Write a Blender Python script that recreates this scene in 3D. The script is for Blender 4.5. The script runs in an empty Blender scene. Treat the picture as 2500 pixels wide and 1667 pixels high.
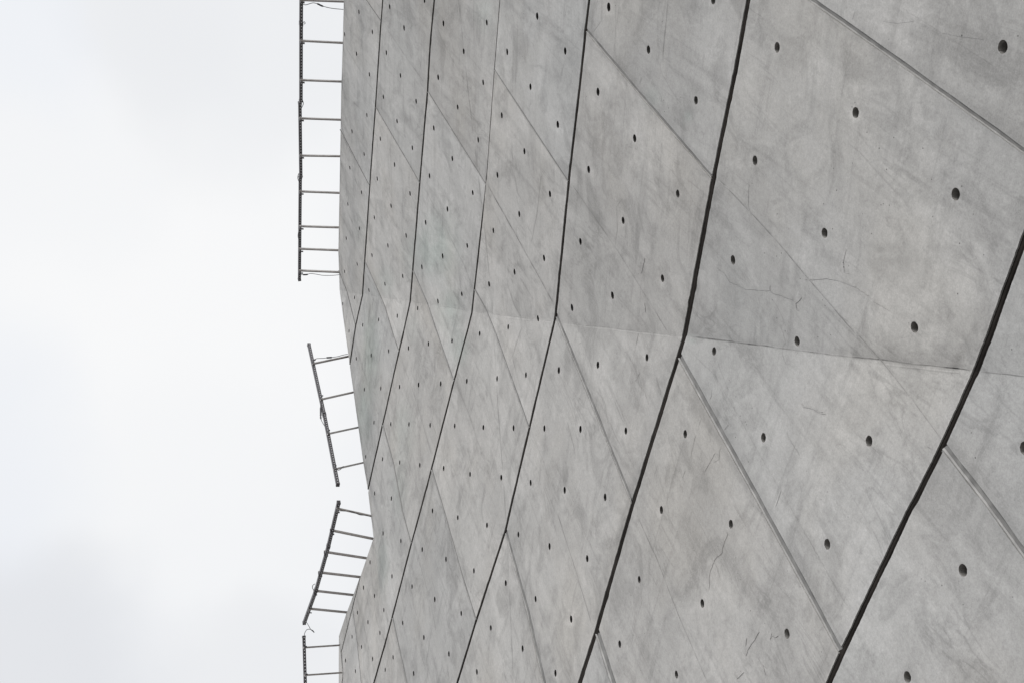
import bpy, bmesh, math, random
from mathutils import Vector, Matrix, noise
from mathutils.geometry import delaunay_2d_cdt

random.seed(7)
sc = bpy.context.scene
col = sc.collection

# ------------------------------------------------------------------ survey
# Camera calibration recovered from the vanishing points of the panel joints.
F = 2800.0                       # focal length in photo pixels (photo 2500 x 1667)
CX, CY = 1250.0, 833.5
CAM = Vector((0.0, 0.0, 1.6))

def cvec(x, y):                  # direction in camera axes (right, down, forward)
    return Vector((x - CX, y - CY, F))

up_c = cvec(300, -900).normalized()
JA, VA, JB = cvec(970, 4417), cvec(484, 1020), cvec(330, 5253)
nA_c = JA.cross(VA).normalized()
if nA_c.z > 0: nA_c.negate()
into = (-nA_c - up_c * (-nA_c).dot(up_c)).normalized()
Yc, Zc = into, up_c
Xc = Yc.cross(Zc)
M = Matrix((Xc, Yc, Zc))         # camera axes -> world
def ray(x, y): return M @ cvec(x, y)

class Plane:
    def __init__(self, p, n):
        n = n.normalized()
        if n.dot(CAM - p) < 0: n = -n
        self.n, self.p = n, p
    def hit(self, x, y, off=0.0):
        r = ray(x, y)
        q = self.p + self.n * off
        t = (q - CAM).dot(self.n) / r.dot(self.n)
        return CAM + r * t

nA = M @ nA_c
AR = Plane(CAM - nA * 3.0, nA)
c2a, c2b, c2c = (1119, 0), (1203, 767), (1252.7, 1649)
AL = Plane(AR.hit(*c2a), (AR.hit(*c2b) - AR.hit(*c2a)).cross(ray(310, 1020)))
q0, q1 = AR.hit(*c2b), AR.hit(2500, 918)
BR = Plane(q0, (q1 - q0).cross(M @ JB))
BL = Plane(q0, (AL.hit(829, 709) - q0).cross(BR.hit(*c2c) - q0))
f1, f2 = BL.hit(912, 1311), BL.hit(942, 1558)
CP = Plane(f1, (f2 - f1).cross(ray(76, 4601)))
g1, g2 = CP.hit(827.6, 1550), CP.hit(837.5, 1643)
DP = Plane(g1, (g2 - g1).cross(ray(970, 4417)))
for nm, P in (('AR', AR), ('AL', AL), ('BR', BR), ('BL', BL), ('C', CP), ('D', DP)):
    print(nm, [round(v, 3) for v in P.n])
print('pts', [tuple(round(v, 2) for v in P.hit(*p)) for P, p in ((AR, (2500, 0)), (AL, (835, 100)), (BR, (2500, 1667)), (BL, (900, 1190)), (CP, (830, 1540)), (DP, (827, 1667)))])

def lerp_poly(pts):              # x as a function of y along a polyline, linear beyond its ends
    def f(y):
        k = 0
        while k < len(pts) - 2 and y > pts[k + 1][1]: k += 1
        (x0, y0), (x1, y1) = pts[k], pts[k + 1]
        return x0 + (x1 - x0) * (y - y0) / (y1 - y0)
    return f
SIL = lerp_poly([(845.5, -300), (839.5, 0), (836.6, 111), (833, 223), (831.7, 312), (829, 461), (826.8, 573), (826, 618), (828, 671), (829, 709),
                 (843, 811.6), (854, 892), (874, 1035), (886.4, 1125), (898, 1194), (912, 1311), (918, 1362), (931, 1464), (942, 1558)])
J3pts = [(1236, -300), (1220.5, 0), (1207, 169), (1189, 420), (1178, 528), (1152, 764), (1143, 800), (1108, 931), (1053, 1145.5), (1026, 1247), (1004, 1327), (958, 1504), (943, 1560), (912.5, 1667), (818, 2000)]
J = {1: lerp_poly([(959, -300), (934.5, 0), (930.4, 51), (917, 257), (905, 420), (885, 720), (868, 796), (854, 889), (853, 893)]),
     2: lerp_poly([(1086, -300), (1060.4, 0), (1050.4, 107), (1043.8, 222), (1027, 420), (1001.5, 736), (987.5, 800), (974, 857.6), (934, 1035.7), (898.6, 1193.8)]),
     3: lerp_poly(J3pts),
     4: lerp_poly([(1471, -300), (1438.5, 0), (1430, 72), (1418, 187.5), (1391, 420), (1356, 774), (1350, 800), (1293, 1041), (1251, 1220), (1234, 1294), (1163, 1512), (1116, 1667)]),
     5: lerp_poly([(1883, -300), (1827, 0), (1795.5, 174), (1745, 420), (1672, 817), (1656, 869.6), (1549, 1215), (1539.7, 1247), (1455, 1541.6), (1415, 1667)]),
     6: lerp_poly([(2830, -300), (2716, 0), (2500, 585), (2465, 681), (2415.6, 820), (2382, 907), (2302, 1084), (2235, 1220), (2219, 1247), (2058, 1587), (2023, 1667)]),
     7: lerp_poly([(3700, -1500), (2950, 957), (2950, 2900)])}
HW = {1: lerp_poly([(0, 0), (1, 1)]), }
def hw(k, y):                    # half width of the open joints, in photo pixels along x
    if k == 1: return 1.6
    if k == 2: return 1.9 if y < 740 else 1.7
    if k == 3: return 0.8 + 1.1 * min(1, max(0, (y - 480) / 80))
    if k == 4: return 3.0 if y < 780 else 2.6
    if k == 5: return 5.4 if y < 430 else 6.0 if y < 820 else 5.0
    if k == 6: return 9.6 if y < 920 else 8.4
    return 2.0

def y_cr(x):
    return 767 + 151 / 1297 * (x - 1203) if x >= 1203 else 767 - 58 / 374 * (1203 - x)
def facet(x, y):
    if y > 1311 and x < 950:
        fx = SIL(y) if y < 1558 else J[3](y)
        if x < fx - 0.05:
            if y > 1550:
                d = 827.6 + 9.9 * (y - 1550) / 93 if y < 1643 else 837.5 - 10.8 * (y - 1643) / 112 if y < 1755 else -1e9
                if x < d - 0.05: return DP
            return CP
    if y < y_cr(x):
        return AL if x < 1119 + 84 / 767 * y else AR
    return BL if x < 1203 + 49.7 / 882 * (y - 767) else BR
def world(x, y, off=0.0):
    return facet(x, y).hit(x, y, off)

# ------------------------------------------------------------------ materials
def nt(mat):
    mat.use_nodes = True
    t = mat.node_tree
    t.nodes.clear()
    return t
def N(t, kind, **kw):
    n = t.nodes.new(kind)
    for k, v in kw.items():
        if k.startswith('i_'):
            key = k[2:]
            n.inputs[int(key) if key.isdigit() else key.replace('_', ' ')].default_value = v
        else: setattr(n, k, v)
    return n
def ramp(t, stops, fac):
    r = t.nodes.new('ShaderNodeValToRGB')
    while len(r.color_ramp.elements) < len(stops): r.color_ramp.elements.new(0.5)
    for e, (p, v) in zip(r.color_ramp.elements, stops):
        e.position = p
        e.color = (v, v, v, 1) if not isinstance(v, tuple) else (*v, 1)
    t.links.new(fac, r.inputs[0])
    return r.outputs[0]
def mul(t, a, b, fac=1.0):
    m = N(t, 'ShaderNodeMix', data_type='RGBA', blend_type='MULTIPLY')
    m.inputs[0].default_value = fac
    t.links.new(a, m.inputs[6]); t.links.new(b, m.inputs[7])
    return m.outputs[2]
def noise_tex(t, vec, scale, detail=5, rough=0.55, dist=0.0):
    n = N(t, 'ShaderNodeTexNoise')
    n.inputs['Scale'].default_value = scale; n.inputs['Detail'].default_value = detail
    n.inputs['Roughness'].default_value = rough; n.inputs['Distortion'].default_value = dist
    t.links.new(vec, n.inputs['Vector'])
    return n.outputs[0]
def mapping(t, vec, scale, loc=(0, 0, 0), rot=(0, 0, 0)):
    m = N(t, 'ShaderNodeMapping')
    m.inputs['Scale'].default_value = scale; m.inputs['Location'].default_value = loc; m.inputs['Rotation'].default_value = rot
    t.links.new(vec, m.inputs['Vector'])
    return m.outputs[0]

def concrete(name, base):
    m = bpy.data.materials.new(name)
    t = nt(m)
    out = N(t, 'ShaderNodeOutputMaterial'); b = N(t, 'ShaderNodeBsdfPrincipled')
    b.inputs['Roughness'].default_value = 0.82
    b.inputs['Specular IOR Level'].default_value = 0.25
    t.links.new(b.outputs[0], out.inputs[0])
    geo = N(t, 'ShaderNodeNewGeometry'); P = geo.outputs['Position']
    # every cast panel has its own mottling: shift the pattern by the panel's random number
    oi = N(t, 'ShaderNodeObjectInfo')
    sh = N(t, 'ShaderNodeVectorMath', operation='SCALE'); sh.inputs[0].default_value = (37.0, 19.0, 53.0)
    t.links.new(oi.outputs['Random'], sh.inputs['Scale'])
    ad = N(t, 'ShaderNodeVectorMath', operation='ADD')
    t.links.new(P, ad.inputs[0]); t.links.new(sh.outputs[0], ad.inputs[1])
    Q = ad.outputs[0]
    rgb = N(t, 'ShaderNodeRGB'); rgb.outputs[0].default_value = (*base, 1)
    c = rgb.outputs[0]
    c = mul(t, c, oi.outputs['Color'])
    # broad clouds
    c = mul(t, c, ramp(t, [(0.28, 0.86), (0.5, 0.985), (0.72, 1.08)], noise_tex(t, Q, 0.8, 7, 0.6, 0.6)))
    # large release-agent fields with a readable edge
    c = mul(t, c, ramp(t, [(0.0, 0.91), (0.45, 0.925), (0.475, 1.0), (0.56, 1.0), (0.58, 1.035), (1, 1.04)], noise_tex(t, mapping(t, Q, (1, 1, 0.7), (3, 8, 1)), 0.75, 5, 0.5, 0.7)))
    # warm / cool drift
    c = mul(t, c, ramp(t, [(0.33, (1.0, 0.988, 0.968)), (0.5, (1, 1, 1)), (0.68, (0.99, 0.998, 1.0))], noise_tex(t, Q, 0.7, 4, 0.5)))
    # blotches with fairly crisp edges
    c = mul(t, c, ramp(t, [(0.36, 0.80), (0.44, 0.89), (0.485, 0.975), (0.53, 1.0), (1, 1.0)], noise_tex(t, Q, 2.4, 10, 0.70, 0.9)))
    c = mul(t, c, ramp(t, [(0.0, 1.0), (0.54, 1.0), (0.58, 1.07), (0.75, 1.11)], noise_tex(t, mapping(t, Q, (1, 1, 0.6), (11, 3, 7)), 1.9, 9, 0.66, 1.2)))
    # vertical rain streaks, broad and fine
    c = mul(t, c, ramp(t, [(0.33, 0.88), (0.46, 1.0), (0.62, 1.0), (0.75, 1.04)], noise_tex(t, mapping(t, Q, (5.5, 5.5, 0.30)), 1.0, 8, 0.66, 0.5)))
    c = mul(t, c, ramp(t, [(0.30, 0.86), (0.43, 0.985), (0.6, 1.0), (0.72, 1.05)], noise_tex(t, mapping(t, Q, (14, 14, 0.45), (2, 9, 4), (0, 0.10, 0)), 1.0, 7, 0.68, 0.6)))
    # horizontal brush marks of the formwork
    c = mul(t, c, ramp(t, [(0.33, 0.85), (0.45, 0.99), (0.6, 1.0), (0.72, 1.06)], noise_tex(t, mapping(t, Q, (0.55, 1.0, 5.0)), 1.6, 9, 0.66, 0.5)))
    # hairline scuffs, only in places
    scf = ramp(t, [(0.475, 1.0), (0.497, 0.80), (0.503, 0.80), (0.525, 1.0)], noise_tex(t, mapping(t, Q, (1.6, 1.6, 0.40), (5, 1, 2), (0, 0.2, 0)), 2.1, 4, 0.55, 1.2))
    ms_ = ramp(t, [(0.5, 0.0), (0.62, 0.8)], noise_tex(t, mapping(t, Q, (1, 1, 1), (9, 9, 9)), 1.7, 4, 0.6))
    sm_ = N(t, 'ShaderNodeMix', data_type='RGBA', blend_type='MULTIPLY')
    t.links.new(ms_, sm_.inputs[0]); t.links.new(c, sm_.inputs[6]); t.links.new(scf, sm_.inputs[7])
    c = sm_.outputs[2]
    # small mottling and grain
    c = mul(t, c, ramp(t, [(0.25, 0.90), (0.5, 1.0), (0.75, 1.07)], noise_tex(t, P, 14, 9, 0.74)))
    c = mul(t, c, ramp(t, [(0.25, 0.87), (0.5, 1.0), (0.75, 1.12)], noise_tex(t, P, 48, 5, 0.75)))
    c = mul(t, c, ramp(t, [(0.2, 0.78), (0.5, 1.0), (0.8, 1.18)], noise_tex(t, P, 130, 4, 0.75)))
    # bug holes
    vo = N(t, 'ShaderNodeTexVoronoi'); vo.inputs['Scale'].default_value = 15
    t.links.new(P, vo.inputs['Vector'])
    spots = ramp(t, [(0.035, 0.25), (0.07, 1.0)], vo.outputs['Distance'])
    msk = ramp(t, [(0.48, 0.0), (0.58, 1.0)], noise_tex(t, Q, 2.2, 3, 0.6))
    mm = N(t, 'ShaderNodeMix', data_type='RGBA', blend_type='MULTIPLY')
    t.links.new(msk, mm.inputs[0]); t.links.new(c, mm.inputs[6]); t.links.new(spots, mm.inputs[7])
    c = mm.outputs[2]
    # thin algae tint where the panels stay damp
    ag = N(t, 'ShaderNodeAttribute', attribute_name='algae')
    an = ramp(t, [(0.3, 0.5), (0.65, 1.2)], noise_tex(t, Q, 2.0, 6, 0.6))
    am_ = N(t, 'ShaderNodeMath', operation='MULTIPLY'); t.links.new(ag.outputs['Fac'], am_.inputs[0]); t.links.new(an, am_.inputs[1])
    gx = N(t, 'ShaderNodeMix', data_type='RGBA', blend_type='MULTIPLY'); gx.inputs[7].default_value = (0.84, 0.93, 0.90, 1)
    t.links.new(am_.outputs[0], gx.inputs[0]); t.links.new(c, gx.inputs[6])
    c = gx.outputs[2]
    # drawn marks (scribed lines, cracks, stains, painted light and shade) carried by the mesh
    at = N(t, 'ShaderNodeAttribute', attribute_name='mark')
    br = ramp(t, [(0.34, 0.3), (0.62, 1.35)], noise_tex(t, P, 6, 7, 0.72))
    mk = N(t, 'ShaderNodeMath', operation='MULTIPLY'); t.links.new(at.outputs['Fac'], mk.inputs[0]); t.links.new(br, mk.inputs[1])
    om = N(t, 'ShaderNodeMath', operation='SUBTRACT'); om.inputs[0].default_value = 1.0; t.links.new(mk.outputs[0], om.inputs[1])
    c = mul(t, c, om.outputs[0])
    t.links.new(c, b.inputs['Base Color'])
    bu = N(t, 'ShaderNodeBump'); bu.inputs['Strength'].default_value = 0.5; bu.inputs['Distance'].default_value = 0.006
    t.links.new(noise_tex(t, P, 9, 9, 0.65), bu.inputs['Height'])
    t.links.new(bu.outputs[0], b.inputs['Normal'])
    return m

def simple(name, base, rough=0.7, metal=0.0, nscale=30, amp=0.15, emit=None):
    m = bpy.data.materials.new(name)
    t = nt(m)
    out = N(t, 'ShaderNodeOutputMaterial'); b = N(t, 'ShaderNodeBsdfPrincipled')
    b.inputs['Specular IOR Level'].default_value = 0.06 if rough > 0.8 else 0.4
    b.inputs['Roughness'].default_value = rough; b.inputs['Metallic'].default_value = metal
    t.links.new(b.outputs[0], out.inputs[0])
    geo = N(t, 'ShaderNodeNewGeometry')
    rgb = N(t, 'ShaderNodeRGB'); rgb.outputs[0].default_value = (*base, 1)
    c = mul(t, rgb.outputs[0], ramp(t, [(0.25, 1 - amp), (0.75, 1 + amp)], noise_tex(t, geo.outputs['Position'], nscale, 6, 0.65)))
    at = N(t, 'ShaderNodeAttribute', attribute_name='mark')
    om = N(t, 'ShaderNodeMath', operation='SUBTRACT'); om.inputs[0].default_value = 1.0; t.links.new(at.outputs['Fac'], om.inputs[1])
    c = mul(t, c, om.outputs[0])
    t.links.new(c, b.inputs['Base Color'])
    return m

M_CONC = concrete('cast_concrete', (0.412, 0.405, 0.394))
M_SEAL = simple('joint_sealant', (0.40, 0.393, 0.38), 0.8, 0, 10, 0.28)
M_DARK = simple('dark_backing', (0.035, 0.030, 0.027), 0.9, 0, 9, 0.45)
M_HOLE = simple('shaded_hole', (0.30, 0.29, 0.275), 0.9, 0, 40, 0.4)  # hole lining; its ring marks put shade into the colour
M_JOINT = simple('dark_joint_filler', (0.017, 0.0148, 0.013), 0.85, 0, 7, 0.5)
M_LED = simple('dark_anodised_metal', (0.085, 0.08, 0.085), 0.45, 0.3, 20, 0.2)
M_LENS = simple('led_lens', (0.75, 0.75, 0.77), 0.25, 0, 20, 0.1)
M_ARM = simple('weathered_steel_tube', (0.40, 0.375, 0.36), 0.5, 0.2, 12, 0.25)
M_CABLE = simple('cable_rubber', (0.05, 0.05, 0.055), 0.6, 0, 20, 0.2)
M_GROUND = simple('pale_paving', (0.22, 0.215, 0.21), 0.85, 0, 1.5, 0.2)

# ------------------------------------------------------------------ mesh helpers
def link(name, verts, faces, mat, parent=None, marks=None, smooth=False, algae=None):
    loc = parent_loc(parent)
    me = bpy.data.meshes.new(name)
    me.from_pydata([v - loc for v in verts], [], faces)
    a = me.attributes.new('mark', 'FLOAT', 'POINT')
    a.data.foreach_set('value', marks if marks else [0.0] * len(verts))
    if algae:
        a = me.attributes.new('algae', 'FLOAT', 'POINT')
        a.data.foreach_set('value', algae + [0.0] * (len(verts) - len(algae)))
    me.materials.append(mat)
    if smooth: me.polygons.foreach_set('use_smooth', [True] * len(me.polygons))
    me.update()
    o = bpy.data.objects.new(name, me)
    col.objects.link(o)
    if parent is not None: o.parent = parent
    return o
def parent_loc(p):
    v = Vector((0, 0, 0))
    while p is not None:
        v += p.location; p = p.parent
    return v
def empty(name, loc, label, cat, group=None):
    o = bpy.data.objects.new(name, None)
    col.objects.link(o)
    o.location = loc
    o.empty_display_size = 0.3
    o['label'] = label; o['category'] = cat
    if group: o['group'] = group
    return o

def jit(i, s, amp):
    return amp * noise.noise(Vector((i * 0.11 + s * 17.3, s * 3.1, 0.5))) * 1.6
def rough(y, k, h):
    a = 0.25 + 0.11 * h
    v = noise.noise(Vector((y / 46, k * 9.1, 2.0))) + 0.55 * noise.noise(Vector((y / 13, k * 5.7, 7.0))) + 0.3 * noise.noise(Vector((y / 5, k * 3.7, 4.0)))
    c = noise.noise(Vector((y / 30, k * 7.7, 11.0)))
    return a * v + (0.9 * a * (c - 0.42) / 0.2 if c > 0.42 else 0)
def resample(pts, step):
    out = []
    for (x0, y0), (x1, y1) in zip(pts, pts[1:]):
        n = max(1, int(math.hypot(x1 - x0, y1 - y0) / step))
        for k in range(n): out.append((x0 + (x1 - x0) * k / n, y0 + (y1 - y0) * k / n))
    out.append(tuple(pts[-1]))
    return out
def offset(pts, d):              # d as function of index or constant; + = to the right of travel (down-right travel -> lower left)
    out = []
    for i, (x, y) in enumerate(pts):
        a = pts[max(0, i - 1)]; b = pts[min(len(pts) - 1, i + 1)]
        tx, ty = b[0] - a[0], b[1] - a[1]
        l = math.hypot(tx, ty) or 1
        dd = d(i) if callable(d) else d
        out.append((x - ty / l * dd, y + tx / l * dd))
    return out
def inside(p, poly):
    x, y = p; c = False
    j = len(poly) - 1
    for i in range(len(poly)):
        xi, yi = poly[i]; xj, yj = poly[j]
        if (yi > y) != (yj > y) and x < (xj - xi) * (y - yi) / (yj - yi) + xi: c = not c
        j = i
    return c

# ------------------------------------------------------------------ panel outlines
def left_of(k):
    if k == 0: return lambda y: SIL(y)
    def f(y):
        j = J[k](y) + hw(k, y) + rough(y, k, hw(k, y))
        if k <= 2: return max(j, SIL(y))
        return j
    return f
def right_of(k):
    return lambda y: J[k + 1](y) - hw(k + 1, y) - rough(y, k + 1.5, hw(k + 1, y))
YEND = {0: 890, 1: 1194, 2: 1557.5}
SL = {0: [[(893.75, 0), (929, 51)], [(832, 319), (884, 420), (902, 453.6)], [(833.5, 678.6), (847, 713), (868, 796)]],
      1: [[(958, -300), (1066, -70)], [(918, 264), (1009, 420), (1025, 449.5)], [(890, 636), (939, 748), (960.7, 820), (973.6, 857.6)]],
      2: [[(1085, -300), (1228, -90)], [(1045, 225), (1186, 451)], [(1009, 662.5), (1044, 743), (1062.5, 800), (1108, 931)], [(935, 1038), (960.7, 1132), (982, 1247), (1004, 1327)]],
      3: [[(1240, -400), (1452, -120)], [(1207, 171), (1370.5, 420), (1387, 444)], [(1160, 709), (1186, 756), (1204.5, 800), (1239, 896), (1291.5, 1044)],
          [(1054.5, 1147), (1084, 1247), (1129.5, 1408), (1161.6, 1512)], [(958, 1507), (993, 1667)]],
      4: [[(1490, -480), (1835, -60)], [(1431, 74), (1580, 250), (1736, 431)], [(1359, 772), (1436.6, 960), (1540, 1217)],
          [(1235, 1298), (1287.5, 1488), (1329, 1667)]],
      5: [[(1850, -94), (1974, -5), (2232, 177), (2500, 370)], [(1660, 872), (1853, 1222), (2050, 1584.5)],
          [(1458, 1544), (1497, 1667)]],
      6: [[(2800, -230), (3050, -60)], [(2304.5, 1089), (2406, 1220), (2500, 1349)]]}
SW = {0: 2.2, 1: 3.0, 2: 3.7, 3: 4.4, 4: 8.2, 5: 14.5, 6: 18.5}

def extend(pts, d=2200):
    (x0, y0), (x1, y1) = pts[0], pts[1]
    l = math.hypot(x1 - x0, y1 - y0)
    a = (x0 - (x1 - x0) / l * d, y0 - (y1 - y0) / l * d)
    (x0, y0), (x1, y1) = pts[-2], pts[-1]
    l = math.hypot(x1 - x0, y1 - y0)
    b = (x1 + (x1 - x0) / l * d, y1 + (y1 - y0) / l * d)
    return [a] + list(pts) + [b]
def clip(pts, L, R):             # keep the stretch between curves L and R (travel left -> right)
    m = len(pts) // 2
    ok = [L(y) < x < R(y) for x, y in pts]
    if not ok[m]: m = ok.index(True)
    i = m
    while i > 0 and ok[i - 1]: i -= 1
    j = m
    while j < len(pts) - 1 and ok[j + 1]: j += 1
    def cross(a, b, f):          # point where x = f(y) on a-b
        for _ in range(30):
            c = ((a[0] + b[0]) / 2, (a[1] + b[1]) / 2)
            if (a[0] - f(a[1])) * (c[0] - f(c[1])) <= 0: b = c
            else: a = c
        return a
    res = list(pts[i:j + 1])
    if i > 0: res.insert(0, cross(pts[i], pts[i - 1], L))
    if j < len(pts) - 1: res.append(cross(pts[j], pts[j + 1], R))
    return res

polys = []                       # (course, outline)
seals = []                       # (course, centreline clipped, width)
for k in range(7):
    L, R = left_of(k), right_of(k)
    y0, y1 = -1500, YEND.get(k, 2900)
    top_l, top_r = (L(y0), y0), (R(y0), y0)
    prev = [top_l, top_r]        # upper boundary left->right
    cuts = []
    for si, s in enumerate(SL[k]):
        e = resample(extend(s), 7)
        w = SW[k] / 2
        ja = offset(e, lambda i: -w + jit(i, k * 7 + si, 0.09 * w + 0.1))
        jb = offset(e, lambda i: w + jit(i, k * 7 + si + 90, 0.09 * w + 0.1))
        cuts.append((clip(ja, L, R), clip(jb, L, R)))
        seals.append((k, clip(e, lambda y: L(y) - 1, lambda y: R(y) + 1), SW[k]))
    if k in YEND: last = [((L(y1) + R(y1)) / 2, y1)]
    else: last = [(L(y1), y1), (R(y1), y1)]
    lows = [c[0] for c in cuts] + [last]
    ups = [prev] + [c[1] for c in cuts]
    for upc, lowc in zip(ups, lows):
        def run(f, ya, yb):
            n = max(1, int(abs(yb - ya) / 5))
            return [(f(ya + (yb - ya) * i / n), ya + (yb - ya) * i / n) for i in range(1, n)]
        P = list(upc)                                  # left -> right along top
        P += run(R, upc[-1][1], lowc[-1][1])           # down the right side
        P += list(reversed(lowc))                      # right -> left along the bottom
        P += run(L, lowc[0][1], upc[0][1])             # up the left side
        polys.append((k, P))
# the further facet at the lower left (its own panels)
J2c = [(880, 1405), (870, 1445), (860, 1485), (846, 1540), (833.5, 1590)]
slc = resample([(861.2, 1488), (867, 1530), (872, 1568), (882, 1667), (890, 1745)], 8)
rc = [(J[3](y) - 1.9, y) for y in range(1745, 1559, -9)]
foldp = [(SIL(y) - 0.1, y) for y in range(1556, 1311, -12)]
polys.append((2, [(911.6, 1313), (896, 1359), (881, 1403)] + [(x + 1.0, y) for x, y in J2c[:3]] + offset(slc, -0.7)[1:] + rc + foldp))
polys.append((1, [(860.4, 1486)] + [(x + 1.0, y) for x, y in J2c[3:]] + [(838.5, 1643), (836, 1667), (827.5, 1755), (785, 1900), (756, 2000), (500, 2900)] + [(J[3](y) - 1.9, y) for y in range(2900, 1750, -25)] + list(reversed(offset(slc, 0.7)[1:]))))
polys.append((0, [(879, 1406), (862, 1453), (844, 1501), (828, 1549.5), (832.4, 1590), (845, 1540), (858.8, 1485)]))
polys.append((0, [(827.4, 1550.5), (827, 1600), (827, 1667), (826, 1755), (826.6, 1755), (834, 1667), (837, 1643.5), (831.6, 1590)]))
seals.append((1, slc, 1.8))

# ------------------------------------------------------------------ tie holes (photo survey, one list per enlarged tile)
S = 2240 / 600
TILES = {
 (800, 0): [(285,112),(155,317),(407,294),(263,494),(380,682),(357,1052),(222,1200),(332,1407),(202,1533),(565,66),(696,257),(535,484),(663,692),(507,886),(806,926),(632,1107),(480,1268),(772,1350),(609,1503),(882,6),(1055,217),(1240,472),(1450,209),(1007,708),(1185,980),(1417,755),(967,1170),(1372,1277),(1136,1447),(1587,1054),(1636,476),(1848,794),(1910,150),(2165,468),(2097,1138),(1793,1382)],
 (1300, 0): [(695,68),(597,840),(1057,456),(931,1264),(1490,917),(512,1548),(1647,0),(2230,435),(2028,1465)],
 (1900, 0): [(2047,430),(705,1030)],
 (800, 400): [(308,262),(184,368),(289,590),(169,680),(269,914),(153,983),(452,138),(578,386),(425,491),(751,272),(715,655),(549,747),(404,835),(684,1025),(522,1097),(376,1154),(858,942),(893,537),(928,113),(1091,414),(1048,843),(1322,266),(1272,747),(1222,1188),(1005,1254),(1547,104),(1510,610),(1746,459),(1703,987),(1471,1097),(2026,278),(1972,860),(1917,1410),(2227,1312),(820,1317),(634,1388),(465,1420),(319,1470),(245,1220),(137,1277),(195,1525),(1385,1547),(1645,1487)],
 (1300, 400): [(826,518),(437,710),(1324,275),(1185,1045),(729,1200),(1828,878)],
 (1900, 400): [(1617,280),(422,632),(1242,1490)],
 (800, 800): [(260,280),(397,250),(556,212),(736,186),(918,147),(1133,120),(334,560),(484,550),(655,537),(828,518),(1030,508),(1268,484),(1544,462),(1807,428),(2107,386),(422,862),(575,875),(741,878),(934,886),(1158,892),(1419,906),(1694,912),(1975,915),(347,1172),(500,1195),(657,1225),(839,1250),(1057,1278),(1298,1332),(1582,1362),(1850,1410),(2160,1477),(428,1507),(580,1553)],
 (1300, 800): [(596,337),(1043,270),(1655,213),(437,922),(851,938),(1392,966),(2105,998),(662,1542)],
 (1900, 800): [(172,122),(828,1030),(2245,1095)],
 (800, 1247): [(505,202),(667,270),(862,348),(1078,438),(1333,543),(1623,655),(1895,800),(2219,982),(1186,58),(1452,128),(1738,212),(2022,320),(386,465),(586,592),(769,686),(976,803),(1217,930),(1487,1062),(1777,1252),(2076,1475),(327,695),(427,770),(512,900),(684,1017),(877,1150),(1105,1300),(1360,1463),(271,922),(367,1010),(476,1108),(596,1330),(784,1478),(222,1143),(308,1235),(410,1345),(524,1445),(163,1360),(253,1457),(955,-4)],
 (1300, 1247): [(499,432),(973,622),(1548,840),(1808,118),(1175,-12),(795,1210),(1312,1487)],
 (1900, 1247): [(447,300),(1683,537),(1177,1510),(80,1115)],
}
holes = [(ox + a / S, oy + b / S) for (ox, oy), L in TILES.items() for a, b in L]
HR = 0.026
def frame_of(n):
    u = n.cross(Vector((0, 0, 1))).normalized()
    return u, n.cross(u)
def to_px(p):
    c = M.transposed() @ (p - CAM)
    return (CX + F * c.x / c.z, CY + F * c.y / c.z)

# ------------------------------------------------------------------ drawn marks
RIB = []                         # polyline (px), width px, mark strength
def rib(pts, w, m): RIB.append((pts, w, m))
# creases between the facets: a rough thin arris, with fold shade and light painted beside it
rib([(835, 710), (883, 718), (1003, 736.5), (1203, 767), (1346, 784), (1667, 821)], 2.2, 0.42)
rib([(1690, 822), (1900, 848), (2050, 867), (2152, 878), (2342, 900), (2368, 903)], 3.6, 0.46)
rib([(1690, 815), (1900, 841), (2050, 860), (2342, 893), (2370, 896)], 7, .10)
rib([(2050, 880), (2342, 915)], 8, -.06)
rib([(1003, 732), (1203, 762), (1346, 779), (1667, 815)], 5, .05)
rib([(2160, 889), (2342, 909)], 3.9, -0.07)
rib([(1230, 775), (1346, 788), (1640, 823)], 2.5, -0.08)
rib([(2395, 906), (2500, 918), (2600, 930)], 3.0, 0.4)
rib([c2a, (1145, 241), (1169.6, 448), (1183, 561), (1203, 767)], 2.0, 0.28)
rib([c2b, (1216, 1001), (1232, 1220), (1242, 1400), (1252.7, 1649)], 1.8, 0.25)
rib([(SIL(y) + 1.6, y) for y in range(-60, 700, 20)], 1.2, .28)
rib([(SIL(y) + 1.6, y) for y in range(715, 1310, 20)], 1.1, .2)
rib([(912, 1311), (918, 1362), (931, 1464), (941, 1552)], 1.6, 0.40)
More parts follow.
